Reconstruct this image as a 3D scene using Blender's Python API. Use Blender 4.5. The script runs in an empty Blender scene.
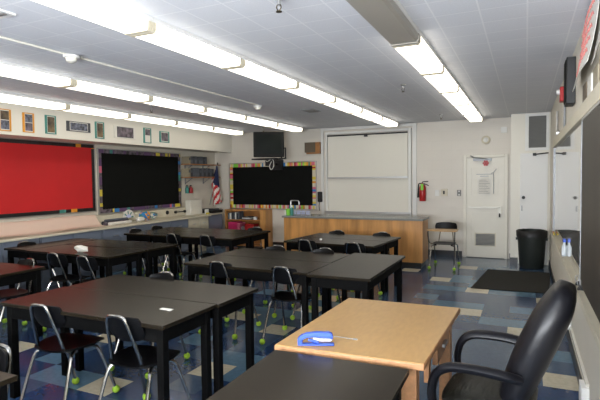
import bpy, bmesh, math, random
from mathutils import Vector, Matrix
random.seed(7)
S = bpy.context.scene
COL = S.collection
PI = math.pi

# ------------------------------------------------------------------ camera
RM = Matrix(((0.9068737, -0.0077812, 0.4213307), (0.4212373, 0.0447332, -0.9058466), (-0.0117988, 0.9989687, 0.0438451)))
EYE = Vector((0, 0, 1.65))
cd = bpy.data.cameras.new('camera'); cam = bpy.data.objects.new('camera', cd); COL.objects.link(cam)
M4 = RM.to_4x4(); M4.translation = EYE
cam.matrix_world = M4
cd.sensor_width = 36; cd.lens = 486 / 600 * 36; cd.clip_start = .05
S.camera = cam

def at(px, py, ax, val):
    "point of the room plane (axis ax = val) seen at a place of the photograph"
    d = RM @ Vector((px - 300, 200 - py, -486.0))
    t = (val - EYE[ax]) / d[ax]
    return EYE + d * t

# ------------------------------------------------------------------ materials
def mat(name, col, rough=.5, metal=0, emit=None, es=0, noise=0, nscale=20, bump=0, bscale=60, spec=.5, coat=0, stretch=None, trans=0):
    m = bpy.data.materials.new(name); m.use_nodes = True
    nt = m.node_tree; b = nt.nodes['Principled BSDF']
    b.inputs['Base Color'].default_value = (*col, 1)
    b.inputs['Roughness'].default_value = rough; b.inputs['Metallic'].default_value = metal
    b.inputs['Specular IOR Level'].default_value = spec
    b.inputs['Coat Weight'].default_value = coat
    b.inputs['Transmission Weight'].default_value = trans
    if emit:
        b.inputs['Emission Color'].default_value = (*emit, 1); b.inputs['Emission Strength'].default_value = es
    if noise or bump:
        tc = nt.nodes.new('ShaderNodeTexCoord'); mp = nt.nodes.new('ShaderNodeMapping')
        nt.links.new(tc.outputs['Object'], mp.inputs['Vector'])
        if stretch: mp.inputs['Scale'].default_value = stretch
    if noise:
        n = nt.nodes.new('ShaderNodeTexNoise'); n.inputs['Scale'].default_value = nscale; n.inputs['Detail'].default_value = 5
        r = nt.nodes.new('ShaderNodeValToRGB')
        r.color_ramp.elements[0].position = .3; r.color_ramp.elements[1].position = .7
        r.color_ramp.elements[0].color = (*[c * (1 - noise) for c in col], 1)
        r.color_ramp.elements[1].color = (*[min(1, c * (1 + noise)) for c in col], 1)
        nt.links.new(mp.outputs[0], n.inputs['Vector']); nt.links.new(n.outputs[0], r.inputs[0]); nt.links.new(r.outputs[0], b.inputs['Base Color'])
    if bump:
        n = nt.nodes.new('ShaderNodeTexNoise'); n.inputs['Scale'].default_value = bscale
        bp = nt.nodes.new('ShaderNodeBump'); bp.inputs['Strength'].default_value = bump; bp.inputs['Distance'].default_value = .01
        nt.links.new(mp.outputs[0], n.inputs['Vector']); nt.links.new(n.outputs[0], bp.inputs['Height']); nt.links.new(bp.outputs[0], b.inputs['Normal'])
    return m

M = {}
M['wall'] = mat('wall_paint', (.66, .62, .53), .55, noise=.03, nscale=3)
M['soffit'] = mat('soffit_paint', (.74, .71, .63), .6)
M['cream'] = mat('cream_paint', (.62, .57, .44), .5, noise=.05, nscale=6)
M['door'] = mat('door_paint', (.72, .69, .60), .4)
M['trimw'] = mat('white_trim', (.72, .72, .69), .45)
M['black_base'] = mat('black_cove_base', (.012, .012, .014), .35)
M['top'] = mat('black_laminate', (.013, .0095, .0055), .26, noise=.12, nscale=60, spec=.20)
M['edge'] = mat('black_table_edge', (.003, .003, .003), .6, spec=.05)
M['chrome'] = mat('chrome', (.42, .41, .39), .22, 1)
M['plastic'] = mat('black_plastic', (.003, .003, .0035), .42, spec=.14)
M['ball'] = mat('tennis_felt', (.30, .50, .035), .95, noise=.15, nscale=60)
M['oak'] = mat('oak_veneer', (.50, .245, .075), .35, noise=.28, nscale=5, stretch=(1.6, 1.6, .25))
M['oak2'] = mat('oak_shelf', (.36, .15, .04), .45, noise=.25, nscale=5)
M['desk'] = mat('desk_laminate', (.42, .245, .088), .36, noise=.07, nscale=40, stretch=(1, .3, 1))
M['desk_edge'] = mat('desk_wood_edge', (.38, .19, .085), .45, noise=.2, nscale=30)
M['grey_top'] = mat('grey_worktop', (.20, .21, .20), .25)
M['cab'] = mat('grey_blue_cabinet', (.17, .20, .26), .45)
M['red'] = mat('red_paper', (.52, .010, .012), .7, noise=.06, nscale=2)
M['blackp'] = mat('black_paper', (.004, .0045, .004), .8, spec=.15)
M['leather'] = mat('black_leather', (.006, .006, .008), .34, spec=.25, bump=.12, bscale=18)
M['dark_leather'] = mat('dark_worn_leather', (.012, .012, .009), .42, spec=.3, bump=.5, bscale=14, stretch=(.6, 3, 3))
M['armplastic'] = mat('arm_plastic', (.006, .006, .008), .38, spec=.22)
M['alu'] = mat('aluminium', (.50, .50, .50), .35, 1)
M['grey_metal'] = mat('grey_metal', (.28, .29, .30), .45, .4)
M['wb'] = mat('whiteboard_enamel', (.74, .72, .64), .22)
M['wbgloss'] = mat('glossy_whiteboard', (.45, .43, .38), .04, coat=1)
M['chalk'] = mat('chalkboard', (.030, .024, .016), .5, noise=.25, nscale=2, stretch=(1, 2, .4))
M['can'] = mat('dark_can_plastic', (.016, .020, .018), .5, spec=.3)
M['mat'] = mat('mat_carpet', (.016, .015, .011), .95, noise=.3, nscale=90, bump=.5, bscale=300)
M['extred'] = mat('signal_red', (.40, .008, .010), .35)
M['faded_red'] = mat('faded_red_ink', (.62, .22, .20), .7)
M['green'] = mat('bright_green', (.22, .62, .05), .5)
M['teal'] = mat('teal_card', (.05, .23, .20), .6)
M['orange'] = mat('orange_card', (.66, .28, .02), .6)
M['yellow'] = mat('yellow_card', (.66, .54, .06), .6)
M['purple'] = mat('purple_card', (.10, .05, .13), .6)
M['pink'] = mat('pink_card', (.60, .12, .20), .6)
M['magenta'] = mat('magenta_plastic', (.62, .03, .14), .4)
M['bluecard'] = mat('blue_card', (.03, .20, .50), .6)
M['white'] = mat('white_paint', (.78, .78, .76), .5)
M['paper'] = mat('white_paper', (.72, .70, .64), .8)
M['pinkpaper'] = mat('pale_pink_paper', (.74, .58, .47), .75)
M['photo'] = mat('photo_dark', (.10, .08, .10), .4, noise=.95, nscale=14)
M['photo2'] = mat('photo_warm', (.10, .065, .03), .4, noise=.9, nscale=9)
M['photo3'] = mat('photo_blue', (.09, .10, .14), .4, noise=.95, nscale=25)
M['screen'] = mat('dark_glass', (.008, .011, .009), .5, spec=.1)
M['tvbody'] = mat('tv_plastic', (.006, .006, .005), .5, spec=.15)
M['brown'] = mat('brown_cloth', (.13, .10, .07), .9, noise=.2, nscale=150)
M['binder'] = mat('grey_binder', (.09, .10, .12), .5, noise=.3, nscale=12)
M['binder2'] = mat('dark_binder', (.035, .04, .05), .5)
M['binder3'] = mat('tan_binder', (.30, .26, .18), .5)
M['blueplas'] = mat('blue_plastic', (.04, .10, .50), .25)
M['pale_blue'] = mat('pale_plastic', (.55, .60, .85), .25)
M['navy'] = mat('flag_navy', (.012, .02, .07), .8)
M['flagred'] = mat('flag_red', (.50, .015, .02), .8)
M['flagwhite'] = mat('flag_white', (.72, .68, .62), .8)
M['brass'] = mat('brass', (.10, .08, .05), .4, 1)
M['off_lens'] = mat('unlit_lens', (.33, .31, .27), .35)
M['lens'] = mat('lit_lens', (.9, .88, .8), .5, emit=(1, .93, .80), es=3.1)
M['lens_cap'] = mat('lens_end_cap', (.55, .51, .40), .5, emit=(1, .88, .62), es=.12)
M['ventdark'] = mat('vent_grey', (.19, .19, .18), .5)
M['black'] = mat('black_thing', (.006, .006, .007), .5)
M['bottle'] = mat('bottle_white', (.50, .55, .58), .3)

def ceiling_mat():
    m = bpy.data.materials.new('ceiling_tile'); m.use_nodes = True; nt = m.node_tree; b = nt.nodes['Principled BSDF']
    tc = nt.nodes.new('ShaderNodeTexCoord'); br = nt.nodes.new('ShaderNodeTexBrick')
    br.offset = 0; br.inputs['Color1'].default_value = (.76, .775, .82, 1); br.inputs['Color2'].default_value = (.74, .755, .80, 1)
    br.inputs['Mortar'].default_value = (.86, .87, .90, 1); br.inputs['Scale'].default_value = 1; br.inputs['Mortar Size'].default_value = .006
    br.inputs['Brick Width'].default_value = .305; br.inputs['Row Height'].default_value = .305
    nt.links.new(tc.outputs['Object'], br.inputs['Vector'])
    nz = nt.nodes.new('ShaderNodeTexNoise'); nz.inputs['Scale'].default_value = 90
    mx = nt.nodes.new('ShaderNodeMix'); mx.data_type = 'RGBA'; mx.blend_type = 'MULTIPLY'; mx.inputs[0].default_value = .16
    nt.links.new(tc.outputs['Object'], nz.inputs['Vector']); nt.links.new(br.outputs[0], mx.inputs[6]); nt.links.new(nz.outputs[0], mx.inputs[7])
    nt.links.new(mx.outputs[2], b.inputs['Base Color']); b.inputs['Roughness'].default_value = .8
    return m
M['ceil'] = ceiling_mat()
def block_mat():
    m = bpy.data.materials.new('painted_block_wall'); m.use_nodes = True; nt = m.node_tree; b = nt.nodes['Principled BSDF']
    tc = nt.nodes.new('ShaderNodeTexCoord'); mp = nt.nodes.new('ShaderNodeMapping'); mp.inputs['Rotation'].default_value = (PI / 2, 0, 0)
    br = nt.nodes.new('ShaderNodeTexBrick'); br.inputs['Color1'].default_value = (.66, .62, .55, 1); br.inputs['Color2'].default_value = (.655, .615, .545, 1)
    br.inputs['Mortar'].default_value = (.635, .60, .53, 1); br.inputs['Scale'].default_value = 1; br.inputs['Mortar Size'].default_value = .005
    br.inputs['Brick Width'].default_value = .4; br.inputs['Row Height'].default_value = .2
    nt.links.new(tc.outputs['Object'], mp.inputs[0]); nt.links.new(mp.outputs[0], br.inputs[0]); nt.links.new(br.outputs[0], b.inputs['Base Color'])
    b.inputs['Roughness'].default_value = .45
    return m
M['block'] = block_mat()
def tile(name, c):
    m = mat(name, c, .17, noise=.10, nscale=25)
    return m
TILES = [tile('tile_grey_blue', (.052, .095, .165)), tile('tile_light_blue', (.10, .19, .275)), tile('tile_dark_blue', (.018, .048, .125)), tile('tile_beige', (.56, .51, .38))]

# ------------------------------------------------------------------ mesh builder
class MB:
    def __init__(s): s.bm = bmesh.new(); s.mi = 0
    def _set(s, fs):
        for f in fs: f.material_index = s.mi
        return s
    def m(s, i): s.mi = i; return s
    def box(s, x0, x1, y0, y1, z0, z1, rot=None, piv=None):
        vs = [s.bm.verts.new((x, y, z)) for x in (x0, x1) for y in (y0, y1) for z in (z0, z1)]
        fs = [s.bm.faces.new([vs[i] for i in q]) for q in ((0, 1, 3, 2), (4, 6, 7, 5), (0, 4, 5, 1), (2, 3, 7, 6), (0, 2, 6, 4), (1, 5, 7, 3))]
        if rot: bmesh.ops.rotate(s.bm, verts=vs, cent=piv or ((x0+x1)/2, (y0+y1)/2, (z0+z1)/2), matrix=rot)
        return s._set(fs)
    def quad(s, a, b, c, d):
        return s._set([s.bm.faces.new([s.bm.verts.new(p) for p in (a, b, c, d)])])
    def prism(s, pts, off):
        off = Vector(off)
        a = [s.bm.verts.new(p) for p in pts]; b = [s.bm.verts.new(Vector(p) + off) for p in pts]
        n = len(pts); fs = [s.bm.faces.new(a), s.bm.faces.new(b[::-1])]
        for i in range(n): fs.append(s.bm.faces.new((a[i], b[i], b[(i+1) % n], a[(i+1) % n])))
        return s._set(fs)
    def tube(s, pts, r, n=8, smooth=3, closed=False, flat=1.0):
        P = [Vector(p) for p in pts]
        rad = r if isinstance(r, (list, tuple)) else [r] * len(P)
        if smooth > 1 and len(P) > 2:
            Q = []; RR = []
            for i in range(len(P) - 1):
                p0 = P[max(i-1, 0)]; p1 = P[i]; p2 = P[i+1]; p3 = P[min(i+2, len(P)-1)]
                for k in range(smooth):
                    t = k / smooth
                    Q.append(.5 * ((2*p1) + (-p0+p2)*t + (2*p0-5*p1+4*p2-p3)*t*t + (-p0+3*p1-3*p2+p3)*t**3)); RR.append(rad[i]*(1-t)+rad[i+1]*t)
            Q.append(P[-1]); RR.append(rad[-1]); P = Q; rad = RR
        rings = []; up = None
        for i, p in enumerate(P):
            d = (P[min(i+1, len(P)-1)] - P[max(i-1, 0)]).normalized()
            if up is None: up = Vector((0, 0, 1)) if abs(d.z) < .9 else Vector((0, 1, 0))
            sx = d.cross(up).normalized(); sy = sx.cross(d).normalized(); up = sy
            rings.append([s.bm.verts.new(p + (sx*math.cos(a)*flat + sy*math.sin(a))*rad[i]) for a in [2*PI*k/n for k in range(n)]])
        fs = []
        for a, b in zip(rings, rings[1:]):
            for k in range(n): fs.append(s.bm.faces.new((a[k], a[(k+1) % n], b[(k+1) % n], b[k])))
        fs.append(s.bm.faces.new(rings[0][::-1])); fs.append(s.bm.faces.new(rings[-1]))
        return s._set(fs)
    def lathe(s, prof, c=(0, 0, 0), n=24, axis='z'):
        rings = []
        for r, h in prof:
            ring = []
            for k in range(n):
                a = 2*PI*k/n; u, v = r*math.cos(a), r*math.sin(a)
                p = {'z': (u, v, h), 'y': (u, h, v), 'x': (h, u, v)}[axis]
                ring.append(s.bm.verts.new(Vector(p) + Vector(c)))
            rings.append(ring)
        fs = []
        for a, b in zip(rings, rings[1:]):
            for k in range(n): fs.append(s.bm.faces.new((a[k], a[(k+1) % n], b[(k+1) % n], b[k])))
        fs.append(s.bm.faces.new(rings[0])); fs.append(s.bm.faces.new(rings[-1]))
        return s._set(fs)
    def grid(s, fn, nu, nv, th=None):
        "surface fn(u,v) in 0..1, optionally given thickness along offset vector fn"
        g = [[s.bm.verts.new(fn(i/nu, j/nv)) for j in range(nv+1)] for i in range(nu+1)]
        fs = []
        for i in range(nu):
            for j in range(nv): fs.append(s.bm.faces.new((g[i][j], g[i+1][j], g[i+1][j+1], g[i][j+1])))
        if th:
            th = Vector(th)
            h = [[s.bm.verts.new(g[i][j].co + th) for j in range(nv+1)] for i in range(nu+1)]
            for i in range(nu):
                for j in range(nv): fs.append(s.bm.faces.new((h[i][j], h[i][j+1], h[i+1][j+1], h[i+1][j])))
            for i in range(nu):
                fs.append(s.bm.faces.new((g[i][0], h[i][0], h[i+1][0], g[i+1][0]))); fs.append(s.bm.faces.new((g[i][nv], g[i+1][nv], h[i+1][nv], h[i][nv])))
            for j in range(nv):
                fs.append(s.bm.faces.new((g[0][j], g[0][j+1], h[0][j+1], h[0][j]))); fs.append(s.bm.faces.new((g[nu][j], h[nu][j], h[nu][j+1], g[nu][j+1])))
        return s._set(fs)
    def build(s, name, ms, parent=None, bevel=0, ang=40, loc=None):
        bmesh.ops.recalc_face_normals(s.bm, faces=s.bm.faces)
        me = bpy.data.meshes.new(name); s.bm.to_mesh(me); s.bm.free()
        for p in me.polygons: p.use_smooth = True
        me.set_sharp_from_angle(angle=math.radians(ang))
        for x in (ms if isinstance(ms, (list, tuple)) else [ms]): me.materials.append(M[x] if isinstance(x, str) else x)
        o = bpy.data.objects.new(name, me); COL.objects.link(o)
        if parent: o.parent = parent
        if loc: o.location = loc
        if bevel:
            b = o.modifiers.new('bevel', 'BEVEL'); b.width = bevel; b.segments = 2; b.limit_method = 'ANGLE'; b.angle_limit = math.radians(50)
        return o
def tag(o, label, cat, group=None):
    o['label'] = label; o['category'] = cat
    if group: o['group'] = group
    return o
def thing(name, label, cat, loc=(0, 0, 0), rz=0, group=None):
    o = bpy.data.objects.new(name, None); COL.objects.link(o); o.location = loc; o.rotation_euler = (0, 0, rz)
    o.empty_display_size = .1
    return tag(o, label, cat, group)
def struct(o): o['kind'] = 'structure'; return o
def dup(o, parent=None):
    c = o.copy(); COL.objects.link(c)
    if parent: c.parent = parent
    for ch in list(o.children): dup(ch, c)
    return c
def place(proto, used, loc, rz, label, group=None):
    o = proto if not used else dup(proto)
    o.location = loc; o.rotation_euler = (0, 0, rz); o['label'] = label
    if group: o['group'] = group
    return o

# ------------------------------------------------------------------ room shell
XL, XR, YB, YF, ZC = -7.3, .40, 10.5, -1.6, 2.81
XS, ZS = -6.77, 2.335
# floor of 12 inch tiles
T = .305; X0, Y0 = -.78, 6.03
BEIGE = {(0, 0), (0, 4), (2, -2), (3, -6), (3, 3), (-2, 6), (-1, 10), (-4, 8), (-8, -11), (-6, -9), (-13, -10), (-11, -8), (-6, -5), (-9, -4), (-6, -2), (2, -10)}
LIGHT = {(0, 1), (-1, 1), (0, 5), (1, 4), (2, 4), (-1, 4), (-2, 4), (2, -1), (1, -1), (3, -1), (-2, 2), (-1, 6), (0, 6), (-1, 7), (2, 1), (3, 1), (3, -4), (0, 10), (1, 11), (0, 12),
         (-10, -11), (-9, -11), (-11, -10), (-5, -9), (-5, -8), (-6, -8), (-8, -7), (-7, -5)}
DARK = {(2, 3), (2, 2), (3, -7), (2, -7), (2, -8), (-1, -6), (-2, 7), (-3, 5), (-2, 8), (0, 3), (-7, -10), (-7, -9)}
fb = MB()
i0 = math.floor((XL - X0) / T) - 1; i1 = math.ceil((1.2 - X0) / T); j0 = math.floor((YF - Y0) / T) - 1; j1 = math.ceil((YB - Y0) / T) + 1
rnd = random.Random(11)
patt = {}
for i in range(i0, i1):
    for j in range(j0, j1):
        r = rnd.random(); patt[i, j] = 0 if r < .58 else 2 if r < .82 else 1
for _ in range(60):
    i = rnd.randrange(i0, i1); j = rnd.randrange(j0, j1)
    if i > -5 and j > -8: continue
    for k in range(rnd.choice((2, 3, 4))): patt[i+k, j] = 1
    patt[i, j-1] = 3
for i in range(-4, i1):
    for j in range(-10, j1):
        patt[i, j] = 0 if rnd.random() < .86 else 2
for i in range(-14, -4):
    for j in range(-14, -4):
        patt[i, j] = 2 if rnd.random() < .45 else 0
for c in LIGHT: patt[c] = 1
for c in DARK: patt[c] = 2
for c in BEIGE: patt[c] = 3
for i in range(i0, i1):
    for j in range(j0, j1):
        x = X0 + i*T; y = Y0 + j*T; fb.m(patt.get((i, j), 0))
        xa, xb, ya, yb = max(x, XL-.1), min(x+T, XR+.1), max(y, YF-.1), min(y+T, YB+.1)
        if xb > xa and yb > ya: fb.quad((xa, ya, 0), (xb, ya, 0), (xb, yb, 0), (xa, yb, 0))
bmesh.ops.remove_doubles(fb.bm, verts=fb.bm.verts, dist=.0005)
fl = struct(fb.build('floor', TILES))
struct(MB().box(XL-.1, XR+.1, YF-.1, YB+.1, ZC, ZC+.1).build('ceiling', 'ceil'))
struct(MB().box(XL-.1, XR+.1, YB, YB+.12, 0, ZC).build('wall_back', 'block'))
struct(MB().box(XR, XR+.12, YF, YB, 0, ZC).build('wall_right', 'wall'))
struct(MB().box(XL-.12, XL, YF, YB, 0, ZC).build('wall_left', 'wall'))
struct(MB().box(XL-.1, XR+.1, YF-.12, YF, 0, ZC).build('wall_front', 'wall'))
struct(MB().box(XL, XS, YF, YB, ZS, ZC).build('trim_1', 'soffit'))          # soffit over the left wall
CX0, CY = -.26, 10.0
struct(MB().box(CX0, XR, CY, YB, 0, ZC).build('trim_2', 'door'))            # boxed-out closet in the far right corner
struct(MB().box(-5.68, -1.19, YB-.012, YB, 0, .11).build('baseboard_back', 'black_base'))
struct(MB().box(-.29, CX0, YB-.012, YB, 0, .11).box(CX0-.012, CX0, CY-.012, YB-.012, 0, .11).box(CX0, -.13, CY-.012, CY, 0, .11).build('baseboard_closet', 'black_base'))
struct(MB().box(XR-.012, XR, YF, CY-.012, 0, .10).build('baseboard_right', 'black_base'))
# vertical conduit strips on the back wall
struct(MB().box(-4.32, -4.26, YB-.03, YB, .11, 2.805).build('trim_3', 'trimw'))

# closet door and vent
d = struct(MB().box(-.10, .36, CY-.035, CY, .02, 2.07).build('door_2', 'white', bevel=.004))
struct(MB().tube([(-.04, CY-.035, 1.25), (-.04, CY-.075, 1.25)], .03, 14).build('door_handle', 'black', d))
struct(MB().box(-.075, -.055, CY-.042, CY-.034, 1.0, 1.1).build('door_latch', 'grey_metal', d))
struct(MB().tube([(.14, CY-.06, 2.045), (.36, CY-.20, 2.06)], .012, 8).box(.11, .17, CY-.08, CY-.034, 2.02, 2.07).build('door_closer_arm', 'black', d))
v = thing('air_vent', 'large louvered return air grille above the white closet door', 'vent', (0, CY, 2.12))
MB().box(-.02, .375, -.03, 0, 0, .05).box(-.02, .375, -.03, 0, .63, .68).box(-.02, .04, -.03, 0, .05, .63).box(.33, .375, -.03, 0, .05, .63).build('frame', 'trimw', v)
sl = MB()
for k in range(24): sl.box(.04, .33, -.022, -.016, .055+k*.024, .071+k*.024, Matrix.Rotation(.6, 3, 'X'))
sl.box(.04, .33, -.006, -.001, .05, .63).build('louvres', 'ventdark', v)

# main door
DX0, DX1, DZ = -1.10, -.385, 2.03
d = struct(MB().box(DX0, DX1, YB-.05, YB-.002, .012, DZ).build('door_1', 'door', bevel=.003))
fr = MB()
for a, b, c, e in ((DX0-.06, DX0, 0, DZ+.06), (DX1, DX1+.06, 0, DZ+.06), (DX0, DX1, DZ+.005, DZ+.06)): fr.box(a, b, YB-.075, YB-.001, c, e)
struct(fr.build('door_frame', 'door', d, bevel=.004))
pp = MB()
def molding(mb, x0, x1, z0, z1, y, w=.018, t=.012):
    mb.box(x0, x1, y-t, y, z0, z0+w).box(x0, x1, y-t, y, z1-w, z1).box(x0, x0+w, y-t, y, z0+w, z1-w).box(x1-w, x1, y-t, y, z0+w, z1-w)
molding(pp, -1.02, -.50, 1.25, 1.84, YB-.05)
molding(pp, -1.02, -.50, .16, .92, YB-.05)
struct(pp.build('door_molding', 'door', d))
gr = MB().box(-.94, -.54, YB-.062, YB-.05, .24, .51)
struct(gr.build('door_grille_frame', 'cream', d))
gr = MB()
for k in range(9): gr.box(-.92, -.56, YB-.075, YB-.066, .262+k*.026, .279+k*.026, Matrix.Rotation(.5, 3, 'X'))
struct(gr.build('door_grille_slats', 'grey_metal', d))
struct(MB().box(-1.04, -.46, YB-.10, YB-.06, 1.01, 1.045).box(-.5, -.44, YB-.10, YB-.05, .88, 1.06).build('door_push_bar', 'wb', d, bevel=.004))
struct(MB().tube([(-.47, YB-.10, .90), (-.47, YB-.13, .90), (-.47, YB-.13, .84)], .014).build('door_handle', 'black', d))
struct(MB().box(-.97, -.62, YB-.11, YB-.06, 1.965, 2.015).tube([(-.66, YB-.09, 1.99), (-.95, YB-.20, 2.03), (-1.02, YB-.09, 2.07)], .01, smooth=1).build('door_closer', 'grey_metal', d))
t = thing('door_notice', 'white printed notice hung on the main door below a hook', 'notice', (-.75, YB-.051, 1.27))
n = MB().box(-.14, .12, -.006, 0, 0, .35); n.build('sheet', 'paper', t)
n = MB()
for k in range(9): n.box(-.11, .09 - (k % 3)*.03, -.008, -.006, .04+k*.033, .046+k*.033)
n.build('printed_lines', 'ventdark', t)
n = MB()
for k, w in enumerate((.30, .16)): n.box(-w/2-.01, w/2-.01, -.010, -.001, .42-k*.04, .432-k*.04)
n.build('heading', 'grey_metal', t)
t = thing('door_chain', 'thin grey strip hanging down beside the door notice', 'strap', (-.585, YB-.07, 1.30))
MB().tube([(0, 0, 0), (0, 0, .37), (-.02, 0, .42)], .007).build('strap', 'grey_metal', t); MB().tube([(-.05, 0, .41), (0, 0, .43), (.05, 0, .5)], .008).build('hook', 'alu', t)
fw = MB()
for k in range(6): fw.lathe([(.0, -.012), (.022, -.01), (.022, 0), (0, .002)], (.040*math.cos(k*PI/3), 0, .040*math.sin(k*PI/3)), 10, 'y')
fw.lathe([(0, -.018), (.02, -.014), (.02, 0), (0, 0)], (0, 0, 0), 10, 'y')
tag(fw.build('red_rosette', 'extred', loc=(-.73, YB-.115, 1.915)), 'small red flower-shaped sign hung at the top of the main door', 'decoration')

# ------------------------------------------------------------------ things on the back wall
def wbox(name, label, cat, px0, py0, px1, py1, depth, m, off=0, plane=YB, bevel=.004):
    a = at(px0, py0, 1, plane-depth); b = at(px1, py1, 1, plane-depth)
    o = MB().box(min(a.x, b.x), max(a.x, b.x), plane-depth-off, plane-off-.0005, min(a.z, b.z), max(a.z, b.z)).build(name, m, bevel=bevel)
    return tag(o, label, cat)
# whiteboard / screen panel
t = thing('whiteboard', 'tall white sliding board panel with metal frame behind the wooden island', 'whiteboard', (-3.2, YB, 0))
MB().box(-.96, .93, -.03, -.001, .86, 1.645).build('lower_panel', 'wb', t)
MB().box(-.93, .90, -.065, -.035, 1.665, 2.60).build('upper_panel', 'wb', t)
MB().box(-.99, -.945, -.08, -.001, .80, 2.70).box(.915, .975, -.08, -.001, .80, 2.70).box(-.945, .915, -.08, -.001, 2.65, 2.70).box(-.945, .915, -.08, -.001, .80, .86).build('frame', 'trimw', t, bevel=.004)
MB().box(-.94, .90, -.085, -.066, 2.60, 2.63).build('top_rail', 'black', t)
MB().box(-.94, .91, -.09, -.066, 1.64, 1.675).build('middle_rail', 'alu', t)
MB().box(-1.0, .98, -.14, -.081, .87, .90).build('pen_tray', 'alu', t)
MB().box(-.06, .02, -.10, -.086, 2.56, 2.61).build('hook', 'black', t)
struct(MB().box(-2.20, -2.12, YB-.04, YB, .11, 2.805).build('trim_4', 'trimw'))
struct(MB().box(-4.30, -2.12, YB-.05, YB, 2.745, 2.80).build('trim_5', 'trimw'))

def border_board(name, label, rect, plane, ax, face_mat, cols, bw, seg, thick=.02, parts='panel', weights=None, sd=1):
    "board flat on a wall; ax 1: wall faces -y ; ax 0: wall faces +x"
    u0, u1, z0, z1 = rect; rr = random.Random(sd)
    t = thing(name, label, 'bulletin board', ((u0+u1)/2, plane, z0) if ax == 1 else (plane, (u0+u1)/2, z0))
    def bx(mb, a, b, c, e, n0, n1):
        if ax == 1: mb.box(a-(u0+u1)/2, b-(u0+u1)/2, -n1, -n0, c-z0, e-z0)
        else: mb.box(n0, n1, a-(u0+u1)/2, b-(u0+u1)/2, c-z0, e-z0)
    mb = MB(); bx(mb, u0, u1, z0, z1, .0005, thick); mb.build('panel', face_mat, t)
    mb = MB(); pal = list(range(len(cols)))
    def run(a, b, horiz, lo, hi):
        p = a
        while p < b - .001:
            L = min(rr.uniform(*seg), b-p); mb.m(rr.choices(pal, weights)[0])
            if horiz: bx(mb, p, p+L, lo, hi, thick, thick+.004)
            else: bx(mb, lo, hi, p, p+L, thick, thick+.004)
            p += L
    run(u0, u1, True, z0, z0+bw); run(u0, u1, True, z1-bw, z1)
    run(z0+bw, z1-bw, False, u0, u0+bw); run(z0+bw, z1-bw, False, u1-bw, u1)
    mb.build('border', cols, t)
    fr = MB(); f = .02
    bx(fr, u0-f, u1+f, z0-f, z0, .0005, thick+.008); bx(fr, u0-f, u1+f, z1, z1+f, .0005, thick+.008); bx(fr, u0-f, u0, z0, z1, .0005, thick+.008); bx(fr, u1, u1+f, z0, z1, .0005, thick+.008)
    fr.build('frame', 'alu', t)
    return t
border_board('bulletin_board', 'black bulletin board with striped rainbow border under the television', (-6.83, -4.46, .93, 2.04), YB, 1, 'blackp', ['pink', 'yellow', 'cream', 'orange', 'green', 'extred', 'bluecard', 'teal'], .085, (.03, .055), weights=[4, 3, 5, 2, 1.5, 2, .5, .4])
border_board('bulletin_board', 'bright red bulletin board with dark border on the left wall', (3.2, 6.60, 1.10, 2.32), XL, 0, 'red', ['black', 'black_base', 'orange', 'teal', 'bluecard'], .06, (.05, .14), weights=[10, 9, 1.1, .2, .0], sd=3)
border_board('bulletin_board', 'black bulletin board with purple and yellow border on left wall', (6.70, 9.08, 1.04, 2.25), XL, 0, 'blackp', ['purple', 'yellow', 'teal', 'pink', 'bluecard', 'photo'], .07, (.04, .13), weights=[5, 1.8, .5, .6, .6, 4], sd=5)

# television on its wall arm
TV = at(269, 158.5, 1, 9.75)
t = thing('television', 'bulky black tube television mounted high on the back wall', 'television', (TV.x, 9.75, TV.z+.02), math.radians(28))
b = MB(); b.box(-.34, .34, -.26, -.18, 0, .56).build('bezel', 'tvbody', t, bevel=.015)
def scr(u, v): 
    x = (u-.5)*.56; z = .07+v*.43
    return (x, -.263-.018*(1-(2*u-1)**2)*(1-(2*v-1)**2), z)
MB().grid(scr, 10, 8, (0, .006, 0)).build('screen', 'screen', t)
b = MB()
prof = [(-.18, .33, .01, .55), (-.02, .31, .02, .53), (.12, .22, .06, .45), (.24, .15, .10, .38)]
rings = []
for y, hw, z0, z1 in prof: rings.append([b.bm.verts.new(p) for p in ((-hw, y, z0), (hw, y, z0), (hw, y, z1), (-hw, y, z1))])
for a, c in zip(rings, rings[1:]):
    for k in range(4): b.bm.faces.new((a[k], a[(k+1) % 4], c[(k+1) % 4], c[k]))
b.bm.faces.new(rings[-1]); b.bm.faces.new(rings[0])
b.build('rear_housing', 'tvbody', t, bevel=.02)
t2 = thing('television_bracket', 'black metal wall arm and tray carrying the television', 'bracket', (TV.x, 9.75, TV.z-.03))
b = MB().box(-.33, .27, -.22, .16, 0, .03).build('tray', 'black', t2)
MB().box(-.10, .10, .0, .10, -.14, 0).tube([(0, .05, -.08), (-.1, .4, -.08), (-.18, .70, -.08)], .03, smooth=1).build('arm', 'black', t2)
MB().box(-.34, .0, .68, .728, -.22, .02).build('wall_plate', 'black', t2)
MB().box(.33, .355, -.06, -.03, .03, .26).box(.43, .455, -.06, -.03, .03, .26).box(.355, .43, -.06, -.03, .235, .26).box(.27, .455, -.06, -.03, 0, .03).build('side_bracket', 'black', t2)
tag(MB().tube([(-.06, 0, .02), (.0, -.02, .0), (.1, -.03, .05), (.16, -.03, .0), (.14, -.02, -.14), (.08, -.02, -.18), (.05, -.02, -.10), (.1, -.01, 0)], .008).build('power_cable', 'paper', loc=(TV.x, 9.70, TV.z-.07)), 'pale looped cable dangling below the television bracket', 'cable')
o = wbox('wall_speaker', 'square brown cloth-fronted speaker high on the back wall', 'speaker', 306, 142.6, 319.5, 153.5, .10, 'oak2')
MB().box(-4.70, -4.43, YB-.108, YB-.101, 2.255, 2.49).build('grille', 'brown', o)
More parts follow.
